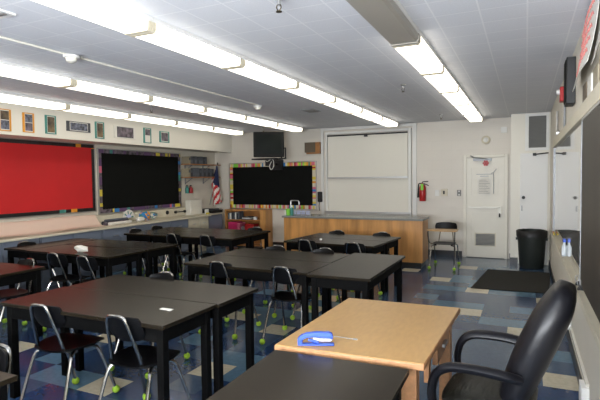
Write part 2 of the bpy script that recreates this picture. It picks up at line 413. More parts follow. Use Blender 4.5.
# fire extinguisher
t = thing('fire_extinguisher', 'red fire extinguisher with a bright green tag on the back wall', 'fire extinguisher', (-1.98, YB-.09, 1.14))
MB().lathe([(.0, 0), (.06, .005), (.068, .02), (.068, .29), (.05, .335), (.025, .355), (.02, .38), (0, .38)]).build('tank', 'extred', t)
MB().tube([(0, 0, .38), (.0, -.02, .41), (.12, -.03, .42)], .010).tube([(0, 0, .37), (.05, -.03, .37), (.13, -.03, .33)], .009).build('handle', 'black', t)
MB().tube([(-.01, 0, .37), (-.08, 0, .37), (-.09, 0, .2), (-.09, 0, .08)], [.01, .012, .018, .028]).build('hose', 'black', t)
MB().box(-.025, .03, -.085, -.069, .24, .37).build('inspection_tag', 'green', t)
MB().box(-.04, .04, .068, .0895, .2, .36).build('wall_hook', 'grey_metal', t)
wbox('light_switch', 'small light switch plate nearest the fire extinguisher', 'switch', 435, 190, 439, 196, .01, 'trimw', bevel=.002)
t = wbox('thermostat', 'square thermostat with a pale plate between the switches', 'thermostat', 441, 189, 447.5, 196, .02, 'cream')
a = at(444, 192.5, 1, YB-.025); MB().box(a.x-.02, a.x+.015, YB-.028, YB-.0205, a.z-.035, a.z+.035).build('dial', 'black', t)
t = wbox('light_switch', 'dark grey double switch nearest the main door', 'switch', 457, 190, 461, 196, .012, 'ventdark', bevel=.002)
for k in (-1, 1): MB().box(-1.265, -1.235, YB-.02, YB-.0125, 1.315+k*.035-.015, 1.315+k*.035+.015).build('toggle', 'trimw', t)
a = at(486, 140, 1, YB)
t = thing('wall_bell', 'round cream wall bell above the main door', 'bell', (a.x, YB, a.z))
MB().lathe([(0, -.001), (.085, -.001), (.085, -.03), (.06, -.05), (.055, -.05), (0, -.03)], n=24, axis='y').build('housing', 'cream', t); MB().lathe([(0, -.0505), (.05, -.051), (.04, -.06), (0, -.062)], n=20, axis='y').build('cover', 'trimw', t)
wbox('motion_sensor', 'pale blue grey sensor box high beside the closet', 'sensor', 501, 127, 507, 132.5, .05, 'trimw')
t = thing('wall_telephone', 'black wall handset with a hanging cord beside the island', 'telephone', (at(321, 199, 1, YB).x, YB, 1.1))
MB().box(-.07, .05, -.06, -.001, 0, .24).build('handset', 'black', t, bevel=.02); MB().tube([(-.02, -.04, 0), (-.03, -.05, -.1), (-.02, -.04, -.2)], .009).build('cord', 'black', t)
MB().tube([(-.02, -.03, .2), (-.02, -.03, .6)], .005).build('wire', 'paper', t)

# ------------------------------------------------------------------ island
IX0, IX1, IY0, IY1, IZ = -4.50, -1.66, 8.78, 9.40, .90
t = thing('island_counter', 'long oak-fronted demonstration island with grey top', 'island', (IX0, IY0, 0))
W, Dp = IX1-IX0, IY1-IY0
MB().box(.03, W-.02, .04, Dp-.04, .10, IZ-.035).build('body', 'oak', t)
MB().box(.05, W-.05, .07, Dp-.07, 0, .10).build('toe_kick', 'black_base', t)
MB().box(0, W, 0, Dp, IZ-.035, IZ).build('countertop', 'grey_top', t, bevel=.005)
s = MB()
for x in (.52, 1.40, 2.26): s.box(x, x+.006, .036, .04, .10, IZ-.035)
s.build('panel_seams', 'oak2', t)
# gooseneck tap and odds at the left end
a = at(293, 214, 2, IZ)
t = thing('gooseneck_tap', 'tall chrome gooseneck tap at the left end of the island', 'tap', (a.x, 9.2, IZ))
MB().lathe([(0, 0), (.03, 0), (.025, .03), (.015, .04), (0, .04)], n=12).build('base', 'chrome', t); MB().tube([(0, 0, .03), (0, 0, .26), (.02, 0, .29), (.16, 0, .29), (.19, 0, .26), (.19, 0, .2)], .011).build('spout', 'alu', t)
for px, mm, lab, h, r in ((283.5, 'green', 'bright green cup left of the tap on the island', .13, .05), (287.5, 'teal', 'teal striped bottle beside the tap on the island', .2, .035), (279.9, 'paper', 'white jar at the far left corner of the island', .10, .03)):
    a = at(px, 215.5, 2, IZ); a = Vector((a.x*.99, 9.0, IZ))
    if 'bottle' in lab:
        t = thing('bottle', lab, 'bottle', a); MB().lathe([(0, 0), (r, .0), (r, h*.7), (r*.4, h*.8), (r*.4, h*.85), (0, h*.85)], n=14).build('body', mm, t); MB().lathe([(0, h*.851), (r*.5, h*.851), (r*.5, h), (0, h)], n=12).build('cap', 'white', t)
    else: tag(MB().lathe([(0, 0), (r*.8, 0), (r, h), (r*.9, h), (r*.75, .01), (0, .01)], n=16).build('cup', mm, loc=a), lab, 'cup')
for k, px in enumerate((296, 301, 306, 311)):
    a = at(px, 214.5, 2, IZ); t = thing('test_tube_rack', ['small wire rack right of the tap', 'second wire rack right of the tap', 'third wire rack right of the tap', 'wire rack nearest the whiteboard'][k], 'rack', (a.x, 9.12, IZ))
    MB().box(-.055, .055, -.03, .03, 0, .012).box(-.055, .055, -.03, .03, .06, .065).box(-.055, -.048, -.03, .03, .012, .06).box(.048, .055, -.03, .03, .012, .06).build('frame', 'alu', t)
    b = MB()
    for q in range(4): b.lathe([(0, .012), (.008, .015), (.008, .09), (0, .09)], (-.033+q*.022, 0, 0), 8)
    b.build('tubes', 'pale_blue', t)

# ------------------------------------------------------------------ bookcase on the back wall
BX0, BX1, BY0, BH = -6.79, -5.63, 10.15, .91
t = thing('bookcase', 'low open oak bookcase under the rainbow-bordered board', 'bookcase', (BX0, BY0, 0))
w = BX1-BX0; dd = YB-BY0-.01
MB().box(0, w, 0, dd, BH-.03, BH).build('top_panel', 'oak', t)
for x in (0, w-.16): MB().box(x, x+(.03 if x == 0 else .16), 0, dd, 0, BH-.03).build('side_panel', 'oak', t)
for z in (.02, .36, .64): MB().box(.03, w-.16, .01, dd-.012, z, z+.025).build('shelf', 'oak2', t)
MB().box(.03, w-.16, dd-.012, dd, .02, BH-.03).build('back_panel', 'oak2', t)
x = BX0+.07
for k in range(7):
    ww = random.uniform(.03, .055); h = random.uniform(.15, .20)
    o = MB().box(0, ww, 0, .2, 0, h).build('book', ['binder', 'paper', 'binder2'][k % 3], loc=(x, BY0+.03, .666), bevel=.003)
    tag(o, ['grey', 'white', 'dark'][k % 3]+' book on the top shelf of the oak bookcase, ' + ['leftmost', 'second from left', 'third from left', 'middle of the row', 'fifth from left', 'second from right end', 'rightmost upright'][k], 'book', 'books in the oak bookcase'); x += ww+.012
for k in range(3):
    tag(MB().box(0, .26-k*.03, 0, .22, 0, .022).build('book', ['binder', 'paper', 'binder2'][k], loc=(x+.05+k*.01, BY0+.04, .666+k*.0235)), ['grey flat-lying book, bottom of the small stack in the bookcase', 'pale book in the middle of the flat stack in the bookcase', 'dark book on top of the flat stack in the bookcase'][k], 'book', 'books in the oak bookcase')
tag(MB().box(0, .06, 0, .08, 0, .07).build('box', 'white', loc=(x+.38, BY0+.05, .666)), 'tiny white box at the right of the bookcase top shelf', 'box')
for k, (x0, x1, h, mm, lab) in enumerate(((.08, .33, .21, 'magenta', 'magenta storage box on the middle bookcase shelf'), (.345, .42, .19, 'pink', 'narrow pink storage box beside the magenta one'), (.56, .80, .17, 'extred', 'red storage box at the right of the middle shelf'))):
    b = thing('storage_box', lab, 'box', (BX0+x0, BY0+.03, .386)); MB().box(0, x1-x0, 0, .25, 0, h-.03).build('body', mm, b); MB().box(-.004, x1-x0+.004, -.004, .254, h-.03, h).build('lid', mm, b, bevel=.004)
tag(MB().lathe([(0, -.03), (.05, -.03), (.06, 0), (.05, .03), (0, .03)], n=16, axis='y').build('tape_roll', 'grey_metal', loc=(BX0+.49, BY0+.08, .447)), 'round grey roll in front of the red box in the bookcase', 'roll')
tag(MB().box(0, .15, 0, .2, 0, .09).build('box', 'paper', loc=(BX0+.83, BY0+.03, .386)), 'cream box at the right end of middle bookcase shelf', 'box')

# ------------------------------------------------------------------ left counter run with service ledge
CF, CZ = -6.63, .84
t = thing('wall_counter', 'long cream worktop running along the left wall', 'counter', (XL, 2.6, 0))
MB().prism([(.001, 0, CZ-.035), (CF-XL, 0, CZ-.035), (CF-XL, 6.76, CZ-.035), (.50, 6.76, CZ-.035), (.50, 7.54, CZ-.035), (.001, 7.54, CZ-.035)], (0, 0, .035)).build('worktop', 'cream', t, bevel=.006)
for k in range(6):
    y0 = 2.62+k*1.2; y1 = min(y0+1.19, YB-.36); grey = k != 5
    if k == 4: y1 = 8.6
    if k == 5: y0 = 8.61; y1 = 9.35
    c = thing('base_cabinet', ['grey base cabinet at the near end of the left counter', 'grey base cabinet below the middle of the red board', 'grey base cabinet below the far part of red board', 'grey base cabinet under the near end of the black left board', 'grey base cabinet under the far half of black left board', 'cream base cabinet under the wall shelves'][k], 'cabinet', (XL, y0, 0), 0, 'base cabinets under the left counter')
    MB().box(.001, .58, 0, y1-y0, .10, CZ-.036).box(.001, .52, .01, y1-y0-.01, 0, .10).build('body', 'cab' if grey else 'cream', c)
    for q in range(2):
        wd = (y1-y0)/2; dr = MB().box(.581, .60, q*wd+.012, (q+1)*wd-.012, .12, CZ-.05).build('door', 'cab' if grey else 'cream', c, bevel=.004)
        MB().box(.60, .615, q*wd+wd*.5-.05, q*wd+wd*.5+.05, .66, .675).build('handle', 'alu', dr)
c = thing('base_cabinet', 'grey base cabinet at the far corner beside the bookcase', 'cabinet', (XL, 9.36, 0), 0, 'base cabinets under the left counter')
MB().box(.001, .44, 0, .77, .10, CZ-.036).box(.001, .40, .01, .76, 0, .10).build('body', 'cab', c); MB().box(.441, .46, .012, .758, .12, CZ-.05).build('door', 'cab', c)
# raised service ledge
t = thing('service_ledge', 'raised cream splashback box along the back of the left counter', 'ledge', (XL, 2.6, CZ))
MB().box(.001, .14, 0, 6.75, .0005, .17).build('body', 'cream', t, bevel=.006)
for y in (5.85,): MB().lathe([(0, 0), (.045, 0), (.04, .02), (0, .02)], (.14, y, .10), 16, 'x').build('gauge', 'black', t)
MB().tube([(.15, 6.10, .09), (.19, 6.10, .09)], .03).tube([(.17, 6.10, .09), (.17, 6.42, .09)], .012).tube([(.15, 6.42, .09), (.19, 6.42, .09)], .03).tube([(.14, 6.26, .09), (.17, 6.26, .09)], .012).build('gas_taps', 'black', t)
MB().box(.14, .145, 1.9, 2.1, .11, .125).build('mark', 'black', t)
# paper sheet lying over the ledge
def sheet(u, v):
    y = 4.15 + u*2.25 + (1-v)*.10
    a = [(XL+.05, CZ+.185), (XL+.16, CZ+.19), (XL+.26, CZ+.09), (XL+.36, CZ+.015), (XL+.50, CZ+.006)]
    q = v*4; i = min(3, int(q)); f = q-i
    x = a[i][0]*(1-f)+a[i+1][0]*f; z = a[i][1]*(1-f)+a[i+1][1]*f
    return (x+.02*math.sin(u*5), y, z+.006*math.sin(u*11)+.006)
tag(MB().grid(sheet, 30, 12, (0, 0, .003)).build('poster_paper', 'pinkpaper', ang=80), 'long pale pink paper sheet curling over the left counter', 'paper')
for k, (m_, y, x, r, L, lab) in enumerate((('binder2', 6.50, XL+.30, .035, .62, 'dark rolled paper tube lying at the back of the pile'), ('photo', 6.46, XL+.38, .03, .6, 'patterned paper roll in the middle of the pile'), ('paper', 6.50, XL+.455, .028, .55, 'white paper roll at the front of the pile'), ('binder', 6.52, XL+.34, .025, .55, 'thin grey paper roll topmost of the pile'))):
    zz = CZ+r+.002 if k < 3 else CZ+.082
    tag(MB().tube([(x, y, zz), (x-.01, y+L, zz)], r, 14, 1).build('paper_roll', m_), lab + ' on the left counter', 'paper roll', 'paper rolls on the left counter')
fan = MB(); n = 12
for k in range(n):
    a0 = PI*k/n; a1 = PI*(k+1)/n; fan.m(0 if k % 3 else 1)
    for r0, r1, mi in ((.0, .07, 2), (.07, .13, 0 if k % 3 else 1), (.13, .16, 0)):
        fan.m(mi); fan.prism([(0, r0*math.cos(a0), r0*math.sin(a0)), (0, r1*math.cos(a0), r1*math.sin(a0)), (0, r1*math.cos(a1), r1*math.sin(a1)), (0, r0*math.cos(a1), r0*math.sin(a1))] if r0 else [(0, 0, 0), (0, r1*math.cos(a0), r1*math.sin(a0)), (0, r1*math.cos(a1), r1*math.sin(a1))], (.006, 0, 0))
tag(fan.build('paper_fan', ['paper', 'teal', 'pale_blue'], loc=(XL+.19, 7.25, CZ+.08)), 'open white paper fan with blue pattern on the left counter', 'fan')
def crumple(name, label, cat, loc, size, cols, sd, nf=9):
    r = random.Random(sd); b = MB(); bmesh.ops.create_icosphere(b.bm, subdivisions=2, radius=1)
    for v_ in b.bm.verts: v_.co = Vector((v_.co.x*size[0], v_.co.y*size[1], v_.co.z*size[2]))*r.uniform(.72, 1.1)
    mn = min(v_.co.z for v_ in b.bm.verts)
    for v_ in b.bm.verts: v_.co.z -= mn
    for f in b.bm.faces: f.material_index = r.randrange(len(cols))
    return tag(b.build(name, cols, loc=loc, ang=10), label, cat)
crumple('snack_bag', 'crumpled blue and orange bag beside the paper fan', 'bag', (XL+.36, 7.52, CZ+.001), (.09, .15, .11), ['bluecard', 'bluecard', 'orange', 'pale_blue', 'bluecard', 'teal'], 4)
crumple('snack_bag', 'small crumpled white bag with blue marks right of the blue bag', 'bag', (XL+.30, 7.82, CZ+.001), (.07, .13, .08), ['paper', 'paper', 'teal', 'bluecard', 'photo3'], 8)
crumple('paper_ball', 'crumpled white paper left of the blue bag', 'paper', (XL+.46, 7.28, CZ+.001), (.05, .12, .05), ['paper'], 6)
# far end items
t = thing('paper_towel_box', 'cream upright dispenser box on counter under the shelves', 'box', (XL+.15, 9.07, CZ))
MB().box(0, .14, 0, .46, 0, .34).build('body', 'wb', t, bevel=.01); MB().box(.14, .155, .03, .43, .05, .18).build('front_flap', 'wb', t, bevel=.004)
t = thing('tray', 'wide flat black tray at the corner end of the counter', 'tray', (XL+.04, 9.68, CZ)); MB().box(0, .44, 0, .42, 0, .05).build('base', 'black', t); MB().box(-.01, .45, -.01, .01, .05, .07).box(-.01, .45, .41, .43, .05, .07).box(-.01, .01, .01, .41, .05, .07).box(.43, .45, .01, .41, .05, .07).build('rim', 'black', t)
tag(MB().box(0, .34, 0, .3, 0, .03).build('folder', 'binder2', loc=(XL+.08, 9.74, CZ+.071)), 'dark folder lying on the black tray', 'folder')
tag(MB().box(0, .05, 0, .09, 0, .11).build('cleaning_box', 'white', loc=(XL+.40, 9.47, CZ+.001)), 'small white carton on the counter beside the tray', 'box')
tag(MB().box(0, .05, 0, .07, 0, .04).build('sponge', 'yellow', loc=(XL+.50, 9.38, CZ+.001)), 'small yellow sponge on the counter edge', 'sponge')
for y, mm, lab in ((9.28, 'teal', 'small green bottle hanging on the left wall'), (9.42, 'extred', 'small red bottle hanging on the left wall')):
    t = thing('soap_bottle', lab, 'bottle', (XL+.05, y, 1.33)); MB().lathe([(0, 0), (.045, .01), (.045, .12), (.018, .15), (.018, .17), (0, .17)], n=14).build('body', mm, t); MB().lathe([(0, .171), (.02, .171), (.02, .20), (0, .20)], n=10).build('cap', 'black', t)
    MB().box(-.0495, -.03, -.015, .015, .05, .18).build('hook', 'alu', t)
# shelves with binders
for z, y0, y1, lab in ((1.70, 9.11, 10.38, 'lower brown wall shelf on brackets'), (2.005, 9.11, 10.40, 'upper brown wall shelf on brackets')):
    t = thing('wall_shelf', lab + ' in the left corner', 'shelf', (XL, y0, z)); MB().box(.001, .25, 0, y1-y0, 0, .022).build('board', 'oak2', t)
    for yy in (.15, .85): MB().box(.001, .22, yy, yy+.02, -.02, 0).box(.001, .02, yy, yy+.02, -.15, -.02).tube([(.015, yy+.01, -.13), (.2, yy+.01, -.015)], .008, smooth=1).build('bracket', 'grey_metal', t)
def books(y0, y1, z, n, names, h0, h1, where):
    y = y0; w = (y1-y0)/n
    for k in range(n):
        ww = w*.93; h = random.uniform(h0, h1); mm = names[k]
        o = MB().box(0, .2, 0, ww, 0, h).m(1).box(.2, .204, ww*.2, ww*.8, h*.5, h*.8).build('binder', [mm, 'binder'], loc=(XL+.02, y, z), bevel=.003)
        cn = {'binder': 'grey', 'binder2': 'dark', 'binder3': 'tan'}[mm]
        tag(o, f'{cn} binder on the {where} wall shelf, ' + ('at its near end' if k == 0 else 'at its far end' if k == n-1 else f'{["second","third","fourth","fifth","sixth","seventh","eighth","ninth","tenth","eleventh"][k-1]} from the near end'), 'binder', f'binders on the {where} wall shelf'); y += w
books(9.14, 9.86, 2.028, 9, ['binder3', 'binder', 'binder2', 'binder', 'binder2', 'binder', 'binder', 'binder2', 'binder'], .165, .18, 'upper')
books(9.12, 10.14, 1.723, 12, ['binder3', 'binder2', 'binder', 'binder', 'binder', 'binder2', 'binder', 'binder2', 'binder', 'binder2', 'binder', 'binder2'], .19, .215, 'lower')
# flag
t = thing('american_flag', 'furled american flag on a slanted pole in the left corner', 'flag', (0, 0, 0))
top = at(217.5, 165, 1, 10.2); bot = at(208.5, 205, 1, 10.2); bot.x = max(bot.x, XL+.03)
MB().tube([bot, top], .010, smooth=1).build('pole', 'grey_metal', t)
MB().lathe([(0, 0), (.02, .02), (.012, .05), (0, .07)], (top.x, top.y, top.z), 10).build('finial', 'brass', t)
fl_ = MB()
L0, L1 = top + Vector((0, -.01, -.03)), top + (bot-top)*.42 + Vector((0, -.01, 0))
R1 = at(222.5, 200, 1, 10.17); RB = at(217, 206, 1, 10.17)
NU, NV = 20, 26
def flagpt(u, v):
    # v down, u across
    lo = L0.lerp(at(211, 181, 1, 10.17), min(1, v*2.2)) if v < .45 else at(211, 181, 1, 10.17).lerp(at(213, 206, 1, 10.17), (v-.45)/.55)
    hi = L0.lerp(at(223, 202, 1, 10.17), v**.8)
    p = lo.lerp(hi, u); p.y += .035*math.sin(u*9+v*2)-.02
    return p
g = [[fl_.bm.verts.new(flagpt(i/NU, j/NV)) for j in range(NV+1)] for i in range(NU+1)]
for i in range(NU):
    for j in range(NV):
        f = fl_.bm.faces.new((g[i][j], g[i+1][j], g[i+1][j+1], g[i][j+1]))
        v_ = j/NV; u_ = i/NU
        f.material_index = 0 if (v_ < .40 + .15*u_) and not (u_ < .3 and v_ > .3) else (1 if int((v_*10 + u_*4.2)) % 2 else 2)
o = fl_.build('cloth', ['navy', 'flagred', 'flagwhite'], t, ang=180)
md = o.modifiers.new('solid', 'SOLIDIFY'); md.thickness = .004

# soffit pictures
pics = [(-3, 109, 11, 131.5, 'orange', ['photo3', 'photo2'], 'orange-matted pair of space photos at the near end of the soffit'), (22, 113, 34, 133, 'orange', ['photo', 'photo3'], 'orange-matted pair of dark photos, second along the soffit'),
        (44.5, 115.5, 56, 134.5, 'teal', ['photo2'], 'teal-matted landscape photo between orange and wide pictures'), (66, 122, 90, 133, 'binder2', ['photo3'], 'wide dark panoramic picture on the soffit'),
        (94.5, 122, 104, 139, 'teal', ['photo2'], 'narrow teal-matted photo right of the wide panorama'), (113.5, 126.5, 135.5, 139.5, 'paper', ['photo'], 'wide white-framed group photo on the soffit'),
        (143, 128, 151, 143.5, 'teal', ['paper', 'photo'], 'teal card with two small photos on the soffit'), (159, 131.5, 169, 143, 'teal', ['photo'], 'small teal-framed photo at the far end of the soffit row')]
for px0, py0, px1, py1, fm, phs, lab in pics:
    a = at(px0, (py0+at(0, 0, 2, 0).x*0), 0, XS); b = at(px1, py1, 0, XS)
    z1 = at((px0+px1)/2, py0, 0, XS).z; z0 = b.z; y0, y1 = a.y, b.y
    t = thing('framed_picture', lab, 'picture', (XS, y0, z0)); w = y1-y0; h = z1-z0
    MB().box(.0005, .015, 0, w, 0, h).build('mat_board', fm, t, bevel=.002)
    n = len(phs); m_ = .12*min(w, h)
    MB().box(.0152, .017, m_*.5+w*.10, w-m_*.5-w*.10, m_*.6, h-m_*.6).build('inner_mount', 'paper' if fm != 'paper' else 'binder2', t)
    for k, p in enumerate(phs):
        hh = (h-1.8*m_)/n
        MB().box(.0172, .019, w*.12+m_*.5, w-w*.12-m_*.5, m_*.9+k*hh+.004, m_*.9+(k+1)*hh-.004).build('photo', p, t)

# ------------------------------------------------------------------ ceiling lights
LW = .26
def mk_light(lit):
    t = thing('ceiling_light', 'x', 'ceiling light')
    MB().box(-.118, .118, 0, 1.214, -.034, 0).build('housing', 'white', t)
    b = MB(); P = [(-.112, -.035), (-.112, -.080), (-.098, -.100), (.098, -.100), (.112, -.080), (.112, -.035)]
    b.prism([(x, .040, z) for x, z in P], (0, 1.134, 0)); b.build('lens', 'lens' if lit else 'off_lens', t, ang=30)
    for y in (0, 1.175): MB().prism([(x*1.05, y, z*1.06 if z < -.04 else z) for x, z in P], (0, .039, 0)).build('end_cap', 'lens_cap' if lit else 'off_lens', t)
    return t
rows = [(-.885, [10.03-1.22*k for k in range(1, 6)], True, 'right row'), (-.885, [10.03-1.22*k for k in range(6, 9)], False, 'right row'), (-2.53, [10.06-1.22*k for k in range(1, 10)], True, 'row left of centre'), (-4.66, [9.98-1.22*k for k in range(1, 9)], True, 'second row from the left wall'), (-6.2, [9.96-1.22*k for k in range(1, 8)], True, 'row against the left soffit')]
proto = {}
ordn = ['farthest', 'second farthest', 'third farthest', 'fourth farthest', 'fifth farthest', 'sixth farthest', 'seventh farthest', 'eighth farthest', 'ninth farthest']
for X, ys, lit, nm in rows:
    for k, y in enumerate(ys):
        used = lit in proto
        if not used: proto[lit] = mk_light(lit)
        place(proto[lit], used, (X, y, ZC-.0005), 0, ('glowing' if lit else 'unlit grey') + f' wraparound ceiling light, {ordn[k]} ' + ('lit ' if lit and 'right' in nm else 'unlit ' if not lit else '') + f'in the {nm}', f'ceiling lights in the {nm}')
# sprinklers, conduit, detectors, vents
for k, (x, y, lab) in enumerate(((-1.44, 2.81, 'nearest pendant sprinkler left of the unlit fixture'), (-1.40, 6.1, 'pendant sprinkler beside the middle of the right light row'), (-1.43, 9.3, 'farthest pendant sprinkler near the end of right light row'), (-5.35, 6.0, 'pendant sprinkler between the two left light rows'), (-5.35, 9.6, 'pendant sprinkler near the television'))):
    t = thing('sprinkler', lab, 'sprinkler', (x, y, ZC)); MB().lathe([(0, 0), (.035, 0), (.03, -.012), (.012, -.02), (.012, -.05), (0, -.05)], n=14).build('escutcheon', 'alu', t)
    MB().tube([(-.012, 0, -.05), (-.016, 0, -.07), (0, 0, -.09)], .004).tube([(.012, 0, -.05), (.016, 0, -.07), (0, 0, -.09)], .004).lathe([(0, -.09), (.02, -.09), (.02, -.095), (0, -.095)], n=12).build('head', 'brass', t)
tag(MB().tube([(-3.78, -1.2, ZC-.012), (-3.78, 6.62, ZC-.012)], .010, smooth=1).build('conduit', 'wb'), 'thin cream conduit running along the ceiling', 'conduit')
for (x, y, lab) in ((-3.74, 3.17, 'round white smoke detector on the ceiling conduit, nearer one'), (-3.78, 6.62, 'round white smoke detector at the far end of the conduit')):
    t = thing('smoke_detector', lab, 'smoke detector', (x, y, ZC)); MB().lathe([(0, -.0241), (.07, -.0241), (.07, -.045), (0, -.045)], n=24).build('base', 'white', t); MB().lathe([(0, -.0455), (.05, -.0455), (.045, -.075), (.02, -.09), (0, -.09)], n=24).build('sensor', 'wb', t)
for x, y, lab, wx, wy in ((-3.32, 7.63, 'small dark ceiling vent left of the middle light row', .22, .34), (-3.42, 2.05, 'dark ceiling vent at the upper left of the view', .44, .44)):
    t = thing('ceiling_vent', lab, 'vent', (x, y, ZC)); MB().box(-wx/2, wx/2, -wy/2, wy/2, -.012, -.0005).build('frame', 'grey_metal' if wx < .3 else 'white', t)
    b = MB(); n = 6
    for k in range(n): b.box(-wx/2+.02, wx/2-.02, -wy/2+.03+k*(wy-.05)/n, -wy/2+.03+k*(wy-.05)/n+.03, -.022, -.014)
    b.build('louvres', 'ventdark', t)

# ------------------------------------------------------------------ right wall
t = thing('whiteboard', 'glossy whiteboard along the right wall beyond the chalkboard', 'whiteboard', (XR, 4.2, 0))
MB().box(-.02, -.001, 0, 3.9, .84, 2.06).build('panel', 'wbgloss', t)
MB().box(-.045, -.001, -2.4, 3.95, 2.06, 2.16).build('top_rail', 'cream', t, bevel=.004)
MB().box(-.035, -.001, 3.9, 3.94, .80, 2.06).build('end_frame', 'grey_metal', t)
MB().box(-.065, -.001, -2.4, 3.95, .80, .83).box(-.072, -.065, -2.4, 3.95, .80, .84).build('marker_tray', 'cream', t)
t = thing('chalkboard', 'dark brown chalkboard panel close to the camera on right wall', 'chalkboard', (XR, 1.42, 0))
MB().box(-.036, -.021, 0, 2.62, .86, 2.04).build('panel', 'chalk', t); MB().box(-.040, -.0205, 2.621, 2.645, .845, 2.055).build('edge_trim', 'grey_metal', t)
MB().box(-.040, -.021, 0, 2.62, 2.041, 2.058).build('top_trim', 'alu', t)
# pinned notes above the rail
for k in range(6):
    y = 2.5+k*.32; tag(MB().box(XR-.012, XR-.001, y, y+.22, 2.18, 2.33).build('pinned_card', ['binder3', 'paper', 'brown'][k % 3], bevel=.001), ['tan', 'white', 'brown'][k % 3]+' card above the chalkboard rail, '+['nearest the camera', 'second from the camera', 'third from the camera', 'fourth from the camera', 'fifth from the camera', 'farthest of the row'][k], 'card', 'cards above the chalkboard rail')
for k, (ya, yb, za, zb, dx, lab) in enumerate(((3.45, 4.62, 2.34, 2.79, .04, 'white chart paper with red handwriting hanging high on right wall'), (2.45, 3.35, 2.30, 2.78, .03, 'plain cream chart paper nearer the camera on right wall'))):
    t = thing('chart_paper', lab, 'poster', (XR, ya, za))
    def sh(u, v, ya=ya, yb=yb, za=za, zb=zb): return (-.01-.06*(1-v)**2-.012*math.sin(u*5), u*(yb-ya)*(1-.0*v), v*(zb-za))
    MB().grid(sh, 8, 8, (.003, 0, 0)).build('sheet', 'paper' if k == 0 else 'wb', t, ang=80)
    if k == 0:
        for q in range(5):
            z = .09+q*.075; b = MB(); pts = []; v0 = z/(zb-za)
            for r in range(34):
                y = .12+r*.028; pts.append((-.0155-.06*(1-v0-.02)**2-.012*math.sin(y/(yb-ya)*5), y, z+(.0, .028, .006, .034)[r % 4]))
            b.tube(pts, .003, 5, 2); b.build('handwriting_line', 'faded_red', t)
t = thing('wall_speaker', 'slim black speaker box high on the right wall', 'speaker', (XR, 5.05, 2.28)); MB().box(-.075, -.001, 0, .25, .02, .44).build('cabinet', 'black', t, bevel=.006); MB().box(-.082, -.0755, .02, .23, .04, .42).build('grille', 'blackp', t)
t = thing('fire_alarm', 'red fire alarm horn with white strobe on the right wall', 'fire alarm', (XR, 6.05, 2.46)); MB().box(-.07, -.001, 0, .14, 0, .16).build('body', 'extred', t, bevel=.008); MB().lathe([(0, -.071), (.03, -.071), (.025, -.10), (0, -.105)], (0, .07, .11), 14, 'x').build('strobe', 'white', t)
tag(MB().tube([(XR-.02, 6.1, 2.165), (XR-.02, 6.1, 2.455)], .012, smooth=1).tube([(XR-.02, 6.1, 2.666), (XR-.02, 6.1, 2.80)], .010, smooth=1).build('conduit', 'grey_metal'), 'short grey conduit above and below the red fire alarm', 'conduit')
tag(MB().tube([(XR-.03, 7.0, 2.165), (XR-.03, 7.0, 2.21), (XR-.03, 7.3, 2.24), (XR-.03, 7.3, 2.5)], .015).box(XR-.06, XR-.001, 6.96, 7.08, 2.17, 2.20).build('pipe_elbow', 'alu'), 'bent metal pipe end above the whiteboard rail', 'pipe')
# marker tray items
TX = XR-.040
for k, (y, mm, nm) in enumerate(((7.75, 'extred', 'red'), (7.62, 'orange', 'orange'), (7.5, 'yellow', 'yellow'))):
    tag(MB().tube([(TX, y, .8425), (TX, y+.11, .8425)], .0115, 8, 1).build('marker', mm), f'{nm} marker at the far end of the marker tray', 'marker')
t = thing('spray_bottle', 'white spray bottle with blue trigger on the marker tray', 'bottle', (TX, 5.6, .8305)); MB().lathe([(0, 0), (.026, 0), (.026, .09), (.012, .12), (.012, .14), (0, .14)], n=16).build('body', 'bottle', t)
MB().box(-.014, .014, -.02, .06, .141, .175).tube([(0, .05, .16), (0, .06, .13)], .006).build('trigger_head', 'blueplas', t, bevel=.004)
for k, y in enumerate((3.95, 4.12)):
    t = thing('binder_clip', ['black binder clip on tray below the chalkboard edge, nearer one', 'black binder clip on tray below the chalkboard edge, farther one'][k], 'clip', (TX, y, .8305)); MB().prism([(-.02, 0, 0), (.02, 0, 0), (0, 0, .035)], (0, .05, 0)).build('body', 'black', t); MB().tube([(-.012, .025, .02), (-.02, .025, .06), (.0, .025, .07), (.0, .025, .03)], .003).build('wire', 'alu', t)
# outlet and raceway
tag(MB().box(XR-.04, XR-.001, 5.15, 5.30, .20, .34).build('outlet_box', 'white', bevel=.004), 'white outlet box low on the right wall, farther one', 'outlet')
tag(MB().box(XR-.05, XR-.001, 3.72, 3.88, .07, .2145).build('outlet_box', 'white', bevel=.004), 'white outlet box low on the right wall, nearer one', 'outlet')
tag(MB().box(XR-.02, XR-.001, 3.75, 5.145, .215, .235).build('cable_raceway', 'wb'), 'cream cable raceway joining the two outlet boxes', 'cable raceway')

